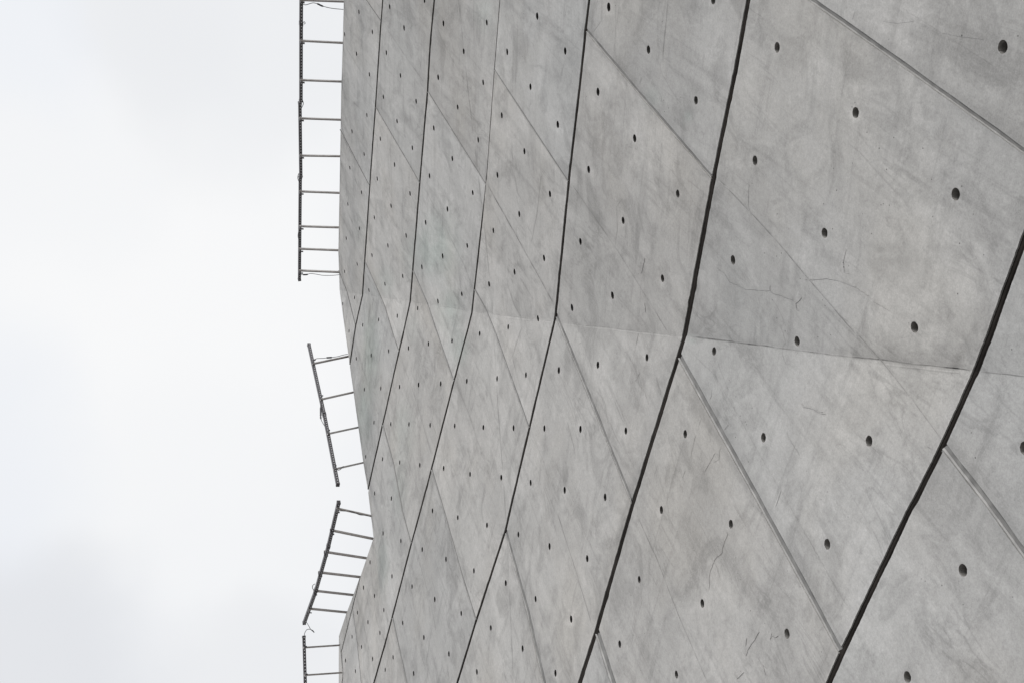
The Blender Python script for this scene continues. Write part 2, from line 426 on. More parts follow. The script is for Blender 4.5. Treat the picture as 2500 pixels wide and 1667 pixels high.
# scribed board lines running on from the joints
for pts, w, m in [
  ([(1391,443),(1514,622),(1562,700),(1635,818)], 2.3, .22), ([(1650,823),(1745,915),(1820,1046),(1865,1127),(1900,1186),(1935,1247),(2082,1507)], 1.9, .36),
  ([(1753,437),(1836,523),(1900,593),(1980,689),(2093,820)], 2.8, .32), ([(2087,808),(2120,845),(2152,880),(2229,977),(2296,1068)], 2.8, .28),
  ([(2093,1542),(2140,1625)], 5, .2), ([(2061,1598),(2106,1667),(2150,1735)], 2.0, .35), ([(2050,1600),(2090,1667)], 4, .12),
  ([(1552,1250),(1603,1362),(1653,1493),(1728,1667)], 2.2, .29), ([(1361,1252),(1407,1397),(1445,1523)], 2.0, .29),
  ([(1191,451),(1266,587),(1352,743)], 2.7, .42), ([(1030,448),(1095,571),(1135,652),(1153,703)], 2.2, .16),
  ([(907,453),(966,550),(1009,585)], 1.5, .13), ([(934,56),(998,150),(1041,209)], 2.6, .17), ([(1022,0),(1049,40)], 1.8, .14),
  ([(1062,60),(1100,140),(1140,206)], 1.5, .12), ([(843,115),(888,187),(912,222)], 1.5, .2), ([(835,224),(888,275),(915,300)], 1.4, .12),
  ([(1137,128),(1175,174),(1206,215)], 1.5, .12), ([(2181,5),(2307,83),(2425,155),(2500,204)], 5, -.09), ([(2185,9),(2310,88),(2420,158)], 1.6, .12),
  ([(977,867),(1014,971),(1054,1111)], 2.2, .15), ([(1116,939),(1148,1020),(1175,1105)], 1.7, .15), ([(1295,1046),(1330,1135),(1352,1215)], 1.8, .15),
  ([(1012,1327),(1049,1461),(1065,1542)], 1.8, .16), ([(888,1384),(898,1442)], 1.8, -.2), ([(904,1367),(915,1488),(928,1550)], 1.6, .2),
  ([(874,1461),(883,1555),(891,1667)], 1.6, .17), ([(926,1627),(931,1667),(938,1720)], 1.6, .55), ([(852,716),(872,783)], 1.3, .4),
  ([(912,0),(930,20)], 1.6, .5), ([(900,-30),(912,0)], 1.6, .4), ([(861.6,1484),(874,1580),(883,1662)], 1.0, .25),
  ([(827.5,319),(834,330),(868,395)], 1.0, .25), ([(840,372),(858,412),(880,475)], 1.6, .25), ([(830,470),(850,520),(880,590)], 1.6, .18),
  ([(830,520),(848,556),(868,590)], 1.3, .15), ([(1120,1480),(1150,1560),(1175,1667)], 1.6, .12), ([(1075,1480),(1090,1560)], 1.3, .12),
  ([(1460,1250),(1490,1330),(1500,1345)], 1.2, .12), ([(1310,80),(1345,128),(1400,190)], 1.6, .1), ([(1340,5),(1390,50),(1425,80)], 1.6, .12),
  ([(1503,0),(1503,60),(1499,130)], 1.7, .33), ([(1513,-5),(1506,60)], 1.2, .2), ([(1630,0),(1626,50),(1621,100),(1617,150)], 2.0, .24),
  ([(1469,0),(1468,50),(1450,75),(1436,82)], 1.4, .22), ([(1505,505),(1507,560),(1500,600)], 1.4, .14), ([(1505,505),(1515,490),(1540,525)], 1.4, .14),
  ([(1745,437),(1790,470),(1820,500)], 2.2, -.08), ([(1828,450),(1826,500),(1832,525)], 1.2, .14),
  ([(2100,460),(2096,510),(2078,580)], 6, .12), ([(2125,440),(2112,500)], 5, .10), ([(2065,610),(2058,640),(2060,665),(2072,668)], 1.6, .22),
  ([(2235,350),(2225,400),(2228,430)], 14, .12), ([(2050,300),(2045,380),(2030,440)], 9, .10), ([(1960,0),(1950,60)], 6, .06), ([(2085,30),(2080,48)], 3, .12),
  ([(2110,115),(2095,180),(2085,240)], 4, -.07), ([(2440,560),(2380,760),(2345,860)], 16, .08), ([(1790,200),(1710,590),(1675,780)], 10, .06),
  ([(1640,870),(1560,1150),(1470,1440)], 12, .09), ([(2380,800),(2330,900)], 10, .14), ([(2200,1260),(2080,1500)], 14, -.05), ([(2270,1100),(2100,1440)], 12, .07),
  ([(2025,1600),(1995,1667)], 14, .18), ([(1530,1260),(1440,1540)], 9, .07), ([(1380,500),(1340,760)], 5, .08), ([(1050,1150),(1020,1260)], 5, .14),
  ([(1320,430),(1310,520),(1296,590)], 2.5, .08), ([(1225,590),(1220,640)], 5, .14), ([(1272,800),(1250,870),(1270,950)], 2.0, .14),
  ([(1255,430),(1262,470),(1280,500)], 2.5, .2), ([(1240,700),(1255,745),(1270,770)], 2.0, .18), ([(1285,550),(1300,575)], 1.8, .2), ([(1238,655),(1250,690)], 1.8, .17),
  ([(1220,600),(1300,730)], 1.4, .12), ([(1400,1045),(1372,1120)], 7, .10), ([(1385,1030),(1402,1095),(1405,1115)], 1.6, .25), ([(1380,1150),(1378,1175),(1365,1215)], 7, .12),
  ([(1418,835),(1412,840)], 2, .25), ([(1468,825),(1476,850)], 2.5, .22), ([(1436,870),(1447,905)], 2.0, .2), ([(1460,945),(1475,990),(1483,1030)], 2.4, .24),
  ([(1550,930),(1562,910)], 1.7, .3), ([(1530,860),(1552,905),(1558,935),(1572,955),(1582,985)], 2.2, .24), ([(1600,920),(1613,960)], 2.0, .22), ([(1552,842),(1557,815)], 1.7, .2),
  ([(1488,1030),(1500,1060),(1516,1090)], 1.5, .2), ([(1495,1085),(1507,1100)], 1.4, .15),
  ([(1620,1035),(1632,1062),(1640,1110),(1650,1150)], 1.9, .25), ([(1597,1125),(1610,1170),(1622,1210)], 1.8, .24), ([(1604,1135),(1596,1160)], 1.5, .2),
  ([(1712,1018),(1705,1040)], 2.2, .38), ([(1698,1060),(1688,1100),(1685,1122)], 1.9, .35), ([(1728,980),(1737,965),(1736,950)], 1.5, .25), ([(1765,1052),(1777,1035)], 2.0, .25),
  ([(1757,1092),(1755,1120),(1742,1127)], 1.5, .3), ([(1733,1118),(1734,1130)], 1.5, .25), ([(1755,1125),(1762,1138)], 2.2, .2), ([(1713,1145),(1720,1155)], 1.3, .25),
  ([(1672,1148),(1665,1165)], 1.4, .22), ([(1745,1105),(1720,1150)], 1.2, .18),
  ([(1906,1195),(1900,1215),(1893,1235)], 1.5, .22), ([(1924,1068),(1938,1088),(1955,1118)], 2.2, .42), ([(1920,1053),(1924,1068)], 1.3, .2),
  # the larger cracks
  ([(1745,652),(1765,665),(1780,688),(1800,696),(1818,706),(1845,708),(1878,710),(1890,717),(1915,725),(1935,733),(1942,741)], 1.9, .5),
  ([(1878,710),(1879,698)], 1.5, .4), ([(1942,741),(1950,736),(1956,727)], 2.4, .6), ([(1942,741),(1945,755),(1950,758)], 1.5, .45),
  ([(1965,682),(1985,683),(2015,680),(2050,686),(2090,703),(2120,722)], 1.5, .33), ([(2130,735),(2170,758)], 1.2, .25),
  ([(1960,993),(1972,994),(1985,998),(2000,1007),(2015,1009)], 1.9, .5), ([(1955,985),(1970,995)], 1.3, .3), ([(2000,1003),(2008,1005)], 2.2, .45),
  ([(2263,1089),(2276,1097)], 2.8, .75), ([(2202,1048),(2205,1055)], 1.8, .4),
  ([(1770,1292),(1776,1303),(1768,1320),(1764,1336),(1762,1350),(1750,1357),(1742,1371),(1735,1388),(1731,1410),(1730,1438)], 1.6, .45),
  ([(1742,1371),(1733,1357)], 1.5, .4), ([(1742,1371),(1750,1385),(1756,1407)], 1.7, .4),
  ([(1852,1540),(1845,1555),(1833,1572),(1825,1585),(1820,1600)], 1.6, .35), ([(1850,1605),(1860,1622),(1868,1645)], 1.6, .38), ([(1860,1622),(1872,1630)], 1.4, .3),
  ([(1883,1545),(1880,1560)], 1.4, .3), ([(1883,1550),(1893,1556),(1900,1550)], 1.4, .3), ([(1822,1556),(1820,1575)], 1.4, .28), ([(1790,1640),(1800,1655),(1815,1640)], 1.3, .22),
  ([(1574,630),(1570,650),(1565,668)], 1.4, .3), ([(1573,740),(1575,762)], 1.7, .33), ([(1790,445),(1826,470)], 2.0, .12),
  ([(2155,52),(2190,57),(2230,52)], 1.4, .14), ([(2300,80),(2345,90),(2400,96)], 1.4, .2), ([(1515,30),(1530,45),(1535,55)], 2.5, .2),
  ([(1526,352),(1542,361)], 2.2, .3), ([(1605,222),(1614,236),(1612,248)], 1.6, .33), ([(1560,205),(1565,190)], 3.5, .14), ([(1620,140),(1634,150)], 2.0, .18),
  ([(905,728),(899,790),(893,860),(889,930)], 2.2, .2), ([(870,800),(880,840),(890,880)], 2, .12), ([(858,960),(870,1000)], 1.6, .12),
  ([(845,430),(856,455),(866,470),(875,483)], 1.3, .35), ([(886,478),(896,480)], 1.2, .3), ([(868,254),(872,257)], 5, .3), ([(886,268),(896,285)], 1.6, .35),
  ([(1100,280),(1108,300)], 5, .08), ([(990,345),(985,300)], 3, .1), ([(1123,1140),(1128,1150)], 5, .14), ([(1078,1085),(1084,1120)], 3, .12),
  ([(1140,1090),(1150,1130)], 2.0, .2), ([(1160,1065),(1180,1105)], 2.0, .16), ([(993,1410),(990,1440),(986,1455)], 2.2, .2), ([(1052,1540),(1045,1590),(1040,1615)], 1.3, .2),
  ([(1035,1550),(1030,1575)], 1.2, .22), ([(1030,1545),(1050,1570)], 1.2, .22), ([(985,1580),(990,1610)], 7, .2), ([(1000,1610),(1012,1660)], 4, .12),
  ([(1285,1590),(1300,1640)], 1.3, .2), ([(1255,1690),(1262,1640)], 1.3, .15), ([(1230,1640),(1238,1667)], 1.5, .2), ([(1090,1620),(1098,1667)], 2.2, .35),
  ([(972,1255),(985,1300)], 1.2, .1), ([(1075,1430),(1090,1480)], 1.2, .15),
]: rib(pts, w, m)
DISC = [  # soft stains: centre, rx, ry, mark, ring?  (px)
  (2162, 603, 62, 12, .13), (2296, 601, 40, 13, .10), (2168, 642, 50, 22, .12), (2140, 660, 30, 30, .08), (2215, 640, 20, 26, .08), (2215, 450, 24, 16, .12), (2290, 495, 32, 12, .09),
  (2148, 495, 20, 14, .11), (1988, 632, 18, 10, .08), (2245, 690, 26, 12, -.06), (2200, 690, 26, 20, -.06), (2100, 700, 40, 22, .07), (1870, 690, 120, 90, .05), (1640, 270, 60, 40, .06),
  (1680, 270, 30, 60, .07), (1690, 280, 22, 18, -.06), (1540, 170, 30, 50, .07), (1580, 190, 40, 30, .06), (1690, 15, 60, 26, .09), (1900, 20, 50, 120, .05),
  (914, 760, 15, 55, .17), (907, 830, 10, 50, .22), (915, 880, 24, 90, .10), (900, 1000, 22, 110, .08), (930, 1365, 12, 70, .12), (893, 700, 14, 40, .08), (1150, 600, 50, 60, .05), (1100, 660, 70, 80, .05),
  (1225, 285, 8, 20, .20), (1466, 632, 7, 10, .25), (1195, 695, 9, 16, .22), (1465, 555, 20, 60, .06), (1440, 700, 20, 60, .07), (1560, 800, 50, 20, .07), (1600, 620, 40, 120, .04),
  (2030, 1350, 40, 60, .06), (2232, 800, 26, 34, .13), (2021, 1328, 18, 30, .12), (2122, 1077, 16, 28, .10), (2333, 478, 26, 30, .10), (2013, 572, 18, 26, .09), (1922, 1548, 18, 30, .14), (2216, 1652, 26, 32, .14), (2350, 1392, 26, 30, .09), (1744, 858, 14, 24, .10), (1513, 1572, 10, 26, .10), (1395, 1512, 9, 22, -.10), (2260, 1300, 80, 70, .06), (2330, 1400, 80, 60, .04), (1895, 1600, 9, 16, .22), (1395, 1540, 12, 26, .10), (1990, 1340, 16, 30, .07), (1520, 1500, 26, 60, -.05),
  (1740, 1060, 30, 40, .06), (1790, 1100, 22, 28, -.05), (1880, 1000, 60, 70, .05), (1440, 860, 26, 40, .09), (1500, 870, 22, 60, .09), (1520, 1000, 30, 60, .05), (2180, 850, 60, 14, .09), (2080, 850, 50, 14, .06),
  (2335, 890, 26, 24, .16), (2395, 925, 22, 18, .10), (2300, 850, 40, 40, .08), (985, 1590, 18, 60, .07), (925, 1620, 10, 40, .10), (1180, 1300, 30, 60, -.03),
  (2215, 660, 60, 80, .04), (2000, 480, 60, 100, .03), (2420, 300, 60, 60, .05), (1430, 410, 10, 60, -.05), (1260, 30, 10, 40, -.05)]

ALG = [(1075, 600, 75, 130, .8), (1100, 760, 50, 90, .7), (1120, 850, 40, 70, .6), (905, 860, 32, 170, .9), (890, 1010, 30, 120, .8), (935, 1370, 22, 120, .6), (985, 1060, 40, 120, .45), (1020, 620, 60, 90, .5),
       (940, 690, 40, 60, .4), (1590, 240, 40, 50, .35), (1680, 285, 18, 24, .5), (975, 1190, 30, 110, .45), (1185, 20, 50, 90, .3), (1010, 800, 30, 60, .2), (1690, 830, 18, 16, .6), (880, 560, 30, 60, .25)]
def algae_at(x, y):
    v = 0.0
    for dx, dy, rx, ry, m in ALG:
        d = ((x - dx) / rx) ** 2 + ((y - dy) / ry) ** 2
        if d < 1: v += m * (0.5 + 0.5 * math.cos(math.pi * math.sqrt(d)))
    return min(1.0, v)
# darker bands along slant joints, stronger on their upper side
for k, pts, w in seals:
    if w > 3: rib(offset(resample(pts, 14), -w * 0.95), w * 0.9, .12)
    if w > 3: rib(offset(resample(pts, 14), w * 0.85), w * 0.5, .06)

# ------------------------------------------------------------------ build the facade
base_pt = world(2500, 1667)
root = empty('concrete_building', Vector((0.0, base_pt.y, 0.0)),
             'tall grey faceted building clad in slanting exposed concrete panels', 'building')

HOLE3 = []
for hx, hy in holes:
    P = facet(hx, hy)
    c = P.hit(hx, hy)
    HOLE3.append((hx, hy, c, P.n))

def bounds(poly):
    xs = [p[0] for p in poly]; ys = [p[1] for p in poly]
    return min(xs), min(ys), max(xs), max(ys)
tones = {}
n_rib = 0
rib_s = []
WIDE = []
rs_ = random.Random(3)
for hx_, hy_ in holes:
    if rs_.random() < 0.35:
        q_ = max(0.3, min(1.0, (hx_ - 800) / 1300))
        l_ = rs_.uniform(25, 70) * q_
        RIB.append(([(hx_ + 1, hy_ + 10 * q_), (hx_ + 1 + l_ * 0.25, hy_ + 10 * q_ + l_)], max(4.0, 6 * q_), rs_.uniform(0.05, 0.14)))
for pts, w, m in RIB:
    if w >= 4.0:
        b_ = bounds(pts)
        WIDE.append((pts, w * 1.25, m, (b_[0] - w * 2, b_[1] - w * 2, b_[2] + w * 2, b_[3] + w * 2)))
# separately poured / floated fields with their own tone, plus facet light and shade put into the colour
POURS_AND_SHADE = [([(1748, 440), (1836, 523), (1900, 593), (1980, 689), (2093, 820), (2150, 878), (1900, 846), (1676, 818)], .055),
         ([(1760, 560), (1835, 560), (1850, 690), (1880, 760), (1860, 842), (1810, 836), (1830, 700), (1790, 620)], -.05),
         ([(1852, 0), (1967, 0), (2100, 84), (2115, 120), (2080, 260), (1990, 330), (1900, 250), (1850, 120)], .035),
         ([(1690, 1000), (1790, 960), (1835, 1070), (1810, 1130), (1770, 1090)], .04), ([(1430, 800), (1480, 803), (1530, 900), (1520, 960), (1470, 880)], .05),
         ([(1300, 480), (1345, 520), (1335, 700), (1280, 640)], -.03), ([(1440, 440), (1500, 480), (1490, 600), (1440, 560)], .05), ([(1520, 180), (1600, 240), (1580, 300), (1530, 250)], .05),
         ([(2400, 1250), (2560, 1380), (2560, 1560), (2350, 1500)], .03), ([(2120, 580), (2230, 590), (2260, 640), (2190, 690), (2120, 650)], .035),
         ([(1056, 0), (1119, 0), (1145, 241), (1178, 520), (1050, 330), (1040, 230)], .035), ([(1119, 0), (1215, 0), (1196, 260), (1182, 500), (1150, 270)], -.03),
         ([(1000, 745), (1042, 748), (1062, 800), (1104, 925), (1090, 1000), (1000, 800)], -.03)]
for hx_, hy_ in []: pass
def soft_mark(x, y):
    v = 0.0
    wx = x + 7 * noise.noise(Vector((x * 0.05, y * 0.03, 3.0))); wy = y + 10 * noise.noise(Vector((x * 0.05, y * 0.03, 9.0)))
    for dx, dy, rx, ry, m in DISC:
        a = (wx - dx) / (rx * 1.2)
        if -1 < a < 1:
            b = (wy - dy) / (ry * 1.2)
            d = a * a + b * b
            if d < 1: v += m * (0.5 + 0.5 * math.cos(math.pi * math.sqrt(d)))
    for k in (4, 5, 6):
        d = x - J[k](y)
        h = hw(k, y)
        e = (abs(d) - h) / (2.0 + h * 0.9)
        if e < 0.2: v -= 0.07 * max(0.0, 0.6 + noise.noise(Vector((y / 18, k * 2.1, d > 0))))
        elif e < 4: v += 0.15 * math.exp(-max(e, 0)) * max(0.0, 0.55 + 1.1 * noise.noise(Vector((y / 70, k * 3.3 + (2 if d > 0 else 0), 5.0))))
    for pp, m in POURS_AND_SHADE:
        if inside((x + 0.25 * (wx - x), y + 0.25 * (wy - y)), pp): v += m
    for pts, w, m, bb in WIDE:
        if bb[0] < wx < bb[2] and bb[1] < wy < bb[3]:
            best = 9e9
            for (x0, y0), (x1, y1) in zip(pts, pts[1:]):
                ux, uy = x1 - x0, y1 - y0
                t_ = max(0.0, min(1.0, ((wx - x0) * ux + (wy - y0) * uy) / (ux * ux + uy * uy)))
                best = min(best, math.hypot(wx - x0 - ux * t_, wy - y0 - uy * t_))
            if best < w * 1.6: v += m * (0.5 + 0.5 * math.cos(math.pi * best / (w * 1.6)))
    return v
for pts, w, m in RIB:
    if w >= 4.0: continue
    thin = w <= 2.6 and m >= 0.3 and len(pts) < 12
    m *= 0.5 if thin else 1.35
    ln_ = sum(math.hypot(b_[0] - a_[0], b_[1] - a_[1]) for a_, b_ in zip(pts, pts[1:]))
    if ln_ < 140 and pts[0][0] > 1400 and not thin: m *= 0.5
    if thin and ln_ < 30 and pts[0][0] > 1400: m *= 0.7
    w *= 0.55 if thin else 0.7
    rs = resample(pts, 5.0 if w < 6 else 9.0)
    # real lines are never ruled
    a = 0.5 if w < 4 else 1.6
    rs = offset(rs, lambda i, s=len(rib_s): jit(i, s, a * (1.6 if m > 0.5 and not thin else 0.6)) + (random.uniform(-0.9, 0.9) if thin else 0))
    rib_s.append((rs, bounds(rs), w, m))

panel_objs = []
def lit_rim_at(x, y, mine):  # lit lower rim of each hole, painted into the panel tone
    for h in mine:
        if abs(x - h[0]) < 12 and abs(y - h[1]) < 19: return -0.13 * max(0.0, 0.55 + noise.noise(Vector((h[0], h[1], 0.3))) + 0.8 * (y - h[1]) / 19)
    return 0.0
for pi, (k, poly) in enumerate(polys):
    bx = bounds(poly)
    # clean the outline
    P = []
    for p in poly:
        if not P or math.hypot(p[0] - P[-1][0], p[1] - P[-1][1]) > 0.25: P.append(p)
    while math.hypot(P[0][0] - P[-1][0], P[0][1] - P[-1][1]) < 0.25: P.pop()
    verts = [Vector(p) for p in P]
    n = len(verts)
    edges = [(i, (i + 1) % n) for i in range(n)]
    # facet creases as constraints
    def add_line(pts):
        b = len(verts)
        verts.extend(Vector(p) for p in pts)
        edges.extend((b + i, b + i + 1) for i in range(len(pts) - 1))
    if bx[0] < 1203:
        add_line([(780, y_cr(780)), (1203, 767)])
    add_line([(1203, 767), (3900, y_cr(3900))])
    add_line([(1119 - 84 / 767 * 1600, -1600), (1203, 767)])
    add_line([(1203, 767), (1203 + 49.7 / 882 * 2300, 3067)])
    # tie holes
    mine = [h for h in HOLE3 if bx[0] < h[0] < bx[2] and bx[1] < h[1] < bx[3] and inside(h[:2], P)]
    ell = []
    for hx, hy, c, nn in mine:
        u, v = frame_of(nn)
        E = []
        r = HR * (1.2 if hx < 1100 else 1.1 if hx < 1500 else 1.0) * (1 + 0.10 * noise.noise(Vector((hx, hy, 1.0))))
        for q in range(18):
            a = 2 * math.pi * q / 18
            E.append(to_px(c + (u * math.cos(a) + v * math.sin(a)) * r * (1 + 0.09 * noise.noise(Vector((q * 0.9, hx, hy))))))
        if not all(inside(e, P) for e in E): E = None
        if E:
            b = len(verts)
            verts.extend(Vector(e) for e in E)
            edges.extend((b + i, b + (i + 1) % 18) for i in range(18))
            ell.append((E, c, nn, r))
    # a fine net of points so that soft stains and painted shade can live in the panel's own skin
    st = 8.0
    yy = max(-60, bx[1])
    while yy < min(bx[3], 1730):
        xx = max(bx[0], 800)
        while xx < min(bx[2], 2560):
            q = (xx + 2.5 * noise.random(), yy + 2.5 * noise.random())
            if inside(q, P) and not any(abs(q[0] - h[0]) < 12 and abs(q[1] - h[1]) < 20 for h in mine): verts.append(Vector(q))
            xx += st
        yy += st
    ov, oe, of, _, _, _ = delaunay_2d_cdt(verts, edges, [], 0, 1e-4)
    tri = []
    for f in of:
        cx = sum(ov[i].x for i in f) / len(f); cy = sum(ov[i].y for i in f) / len(f)
        if not inside((cx, cy), P): continue
        if any(inside((cx, cy), E) for E, _, _, _ in ell): continue
        tri.append(list(f))
    used = sorted({i for f in tri for i in f})
    idx = {i: a for a, i in enumerate(used)}
    V, NRM, SM, AL_ = [], [], [], []
    cen = (sum(p[0] for p in P) / n, sum(p[1] for p in P) / n)
    for i in used:
        x, y = ov[i].x, ov[i].y
        # decide facet a hair towards the panel's middle so that outline points stay on their own plane
        xi, yi = x + (cen[0] - x) * 1e-3, y + (cen[1] - y) * 1e-3
        pl = facet(xi, yi)
        V.append(pl.hit(x, y)); NRM.append(pl.n); SM.append(soft_mark(x, y) + (lit_rim_at(x, y, mine) if x > 1300 else 0.0)); AL_.append(algae_at(x, y))
    faces = []
    cnt = {}
    for f in tri:
        g = [idx[i] for i in f]
        nrm = (V[g[1]] - V[g[0]]).cross(V[g[2]] - V[g[0]])
        if nrm.dot(CAM - V[g[0]]) < 0: g.reverse()
        faces.append(g)
        for a, b in zip(g, g[1:] + g[:1]):
            cnt[(a, b)] = cnt.get((a, b), 0) + 1
    px_of = {a: (ov[i].x, ov[i].y) for i, a in idx.items()}
    bound = [(a, b) for (a, b) in cnt if (b, a) not in cnt]
    back = {}
    def deep(a, d):
        if a not in back:
            back[a] = len(V); V.append(V[a] - NRM[a] * d); AL_.append(0.0)
        return back[a]
    for a, b in bound:
        mid = ((px_of[a][0] + px_of[b][0]) / 2, (px_of[a][1] + px_of[b][1]) / 2)
        hole = False
        for E, _, _, _ in ell:
            ex = sum(e[0] for e in E) / 18; ey = sum(e[1] for e in E) / 18
            rx = max(e[0] for e in E) - ex; ry = max(e[1] for e in E) - ey
            if ((mid[0] - ex) / rx) ** 2 + ((mid[1] - ey) / ry) ** 2 < 1.6: hole = True; break
        if hole: continue
        a2, b2 = deep(a, 0.14), deep(b, 0.14)
        faces.append([b, a, a2, b2])
    marks = SM + [0.0] * (len(V) - len(SM))
    # marks on this panel: thin skins a millimetre proud, same concrete
    lvl = 0
    for rs, rb, w, m in rib_s:
        if rb[2] < bx[0] or rb[0] > bx[2] or rb[3] < bx[1] or rb[1] > bx[3]: continue
        ins = [inside(p, P) for p in rs]
        if any(ins):
            la, ra = offset(rs, -w * 1.2), offset(rs, w * 1.2)
            ins = [i_ and inside(l_, P) and inside(r_, P) and not any(abs(p[0] - h[0]) < 0.035 * F / 9 + 2 and abs(p[1] - h[1]) < 9 + (p[0] - 800) / 130 for h in mine) for i_, l_, r_, p in zip(ins, la, ra, rs)]
        i = 0
        while i < len(rs):
            if not ins[i]: i += 1; continue
            j = i
            while j + 1 < len(rs) and ins[j + 1]: j += 1
            seg = rs[i:j + 1]
            if len(seg) >= 2:
                lvl += 1
                h = 0.0008 + 0.00012 * (lvl % 23)
                lft, rgt = offset(seg, -w), offset(seg, w)
                b0 = len(V)
                for q, (a_, c_, b_) in enumerate(zip(lft, seg, rgt)):
                    pl = facet(*c_)
                    end = min(1.0, min(q, len(seg) - 1 - q) / max(1.0, min(4, len(seg) * 0.3)) + 0.15)
                    var = 0.75 + 0.6 * noise.noise(Vector((c_[0] * 0.05, c_[1] * 0.05, w)))
                    V.extend([pl.hit(*a_, h * 0.6), pl.hit(*c_, h), pl.hit(*b_, h * 0.6)]); AL_.extend([algae_at(*c_)] * 3)
                    NRM.extend([pl.n] * 3)
                    sm = soft_mark(*c_)
                    marks.extend([sm, sm + m * end * max(0.1, var) * 1.2, sm])
                for q in range(len(seg) - 1):
                    a = b0 + q * 3
                    for s_ in (0, 1):
                        f = [a + s_, a + s_ + 1, a + s_ + 4, a + s_ + 3]
                        nrm = (V[f[1]] - V[f[0]]).cross(V[f[2]] - V[f[0]])
                        if nrm.dot(CAM - V[f[0]]) < 0: f.reverse()
                        faces.append(f)
            i = j + 1
    o = link('wall_panel', V, faces, M_CONC, root, marks, algae=AL_)
    g = random.uniform(-0.075, 0.05); wrm = random.uniform(-0.006, 0.010)
    if k == 6: g -= 0.04  # nearest course: darkening towards the ground put into the panel colour
    o.color = (1 + g + wrm, 1 + g, 1 + g - wrm, 1)
    panel_objs.append((o, P))
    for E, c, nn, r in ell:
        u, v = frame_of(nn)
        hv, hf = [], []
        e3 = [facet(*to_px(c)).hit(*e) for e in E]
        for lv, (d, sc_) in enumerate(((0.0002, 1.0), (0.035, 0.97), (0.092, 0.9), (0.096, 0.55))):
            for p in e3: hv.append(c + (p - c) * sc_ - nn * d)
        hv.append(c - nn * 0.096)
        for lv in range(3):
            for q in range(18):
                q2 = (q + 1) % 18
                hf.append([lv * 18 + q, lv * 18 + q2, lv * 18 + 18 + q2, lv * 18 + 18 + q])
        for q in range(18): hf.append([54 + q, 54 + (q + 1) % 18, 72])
        dk = max(0.0, min(0.9, (2000 - to_px(c)[0]) / 650)); ho = link('tie_hole', hv, hf, M_HOLE, o, [dk * 0.9] * 18 + [max(dk, 0.35)] * 18 + [max(dk, 0.75)] * 18 + [0.8] * 19)  # rings darken with depth: recess shade painted into the lining
print('panels', len(polys), 'holes', sum(len(o.children) for o, _ in panel_objs), 'of', len(holes))

# sealant in the slanting joints (a thing the joint filler looks like: pale lip, darker bed, with recess shade painted in)
for k, pts, w in seals:
    rs = resample(pts, 8)
    prof = [(-0.62, .74), (-0.46, .70), (-0.36, .58), (-0.04, .52), (0.03, .66), (0.09, .24), (0.33, .14), (0.40, .6), (0.62, .7)]
    if w < 3: prof = [(-0.7, .75), (-0.45, .74), (0.0, .6), (0.45, .45), (0.7, .6)]
    V, faces, marks = [], [], []
    depth = 0.005 if w > 5 else 0.0025
    for q, (x, y) in enumerate(rs):
        a = rs[max(0, q - 1)]; b = rs[min(len(rs) - 1, q + 1)]
        tx, ty = b[0] - a[0], b[1] - a[1]; l = math.hypot(tx, ty)
        pl = facet(x, y)
        fade = 1.0
        for s_, m in prof:
            ss = s_ * w + jit(q, k * 13 + round(s_ * 10), 0.05 * w)
            e = (x - ty / l * ss, y + tx / l * ss)
            V.append(pl.hit(*e, -depth - (0.003 if w > 5 else 0.001) * (m > 0.2)))
            marks.append(m + 0.18 * noise.noise(Vector((q * 0.35, k, s_ * 3))))
    c = len(prof)
    for q in range(len(rs) - 1):
        for s_ in range(c - 1):
            f = [q * c + s_, q * c + s_ + 1, (q + 1) * c + s_ + 1, (q + 1) * c + s_]
            nrm = (V[f[1]] - V[f[0]]).cross(V[f[2]] - V[f[0]])
            if nrm.dot(CAM - V[f[0]]) < 0: f.reverse()
            faces.append(f)
    link('joint_sealant', V, faces, M_SEAL, root, marks)

# dark filler at the bottom of the long open joints
def dark_joint(k, ya, yb):
    ys = [ya + (yb - ya) * i / max(1, int((yb - ya) / 8)) for i in range(int((yb - ya) / 8) + 1)]
    dep = {1: .003, 2: .0035, 3: .0035, 4: .005, 5: .006, 6: .007}[k]
    prof = [(-1.45, .3), (-0.7, .1), (-0.1, 0), (0.4, .05), (0.8, .3), (1.45, .5)]
    V, faces, marks = [], [], []
    for q, y in enumerate(ys):
        w = hw(k, y)
        for s_, m in prof:
            x = J[k](y) + s_ * w
            V.append(facet(x, y).hit(x, y, -dep - (0.002 if k > 3 else 0.0006) * (abs(s_) > 0.5)))
            marks.append(m - 0.25 + 0.9 * noise.noise(Vector((q * 0.06, k * 5.0, s_ * 0.8))) + 0.4 * noise.noise(Vector((q * 0.4, k * 5.0, s_ * 2.0))))
    c = len(prof)
    for q in range(len(ys) - 1):
        for s_ in range(c - 1):
            f = [q * c + s_, q * c + s_ + 1, (q + 1) * c + s_ + 1, (q + 1) * c + s_]
            nrm = (V[f[1]] - V[f[0]]).cross(V[f[2]] - V[f[0]])
            if nrm.dot(CAM - V[f[0]]) < 0: f.reverse()
            faces.append(f)
    link('joint_filler', V, faces, M_JOINT, root, marks)
for k_, yb_ in ((1, 884), (2, 1188), (3, 2890), (4, 2890), (5, 2890), (6, 2890)):
    yc = {1: 720, 2: 736, 3: 764, 4: 780, 5: 819, 6: 907}[k_]
    dark_joint(k_, -1490, yc); dark_joint(k_, yc, yb_)

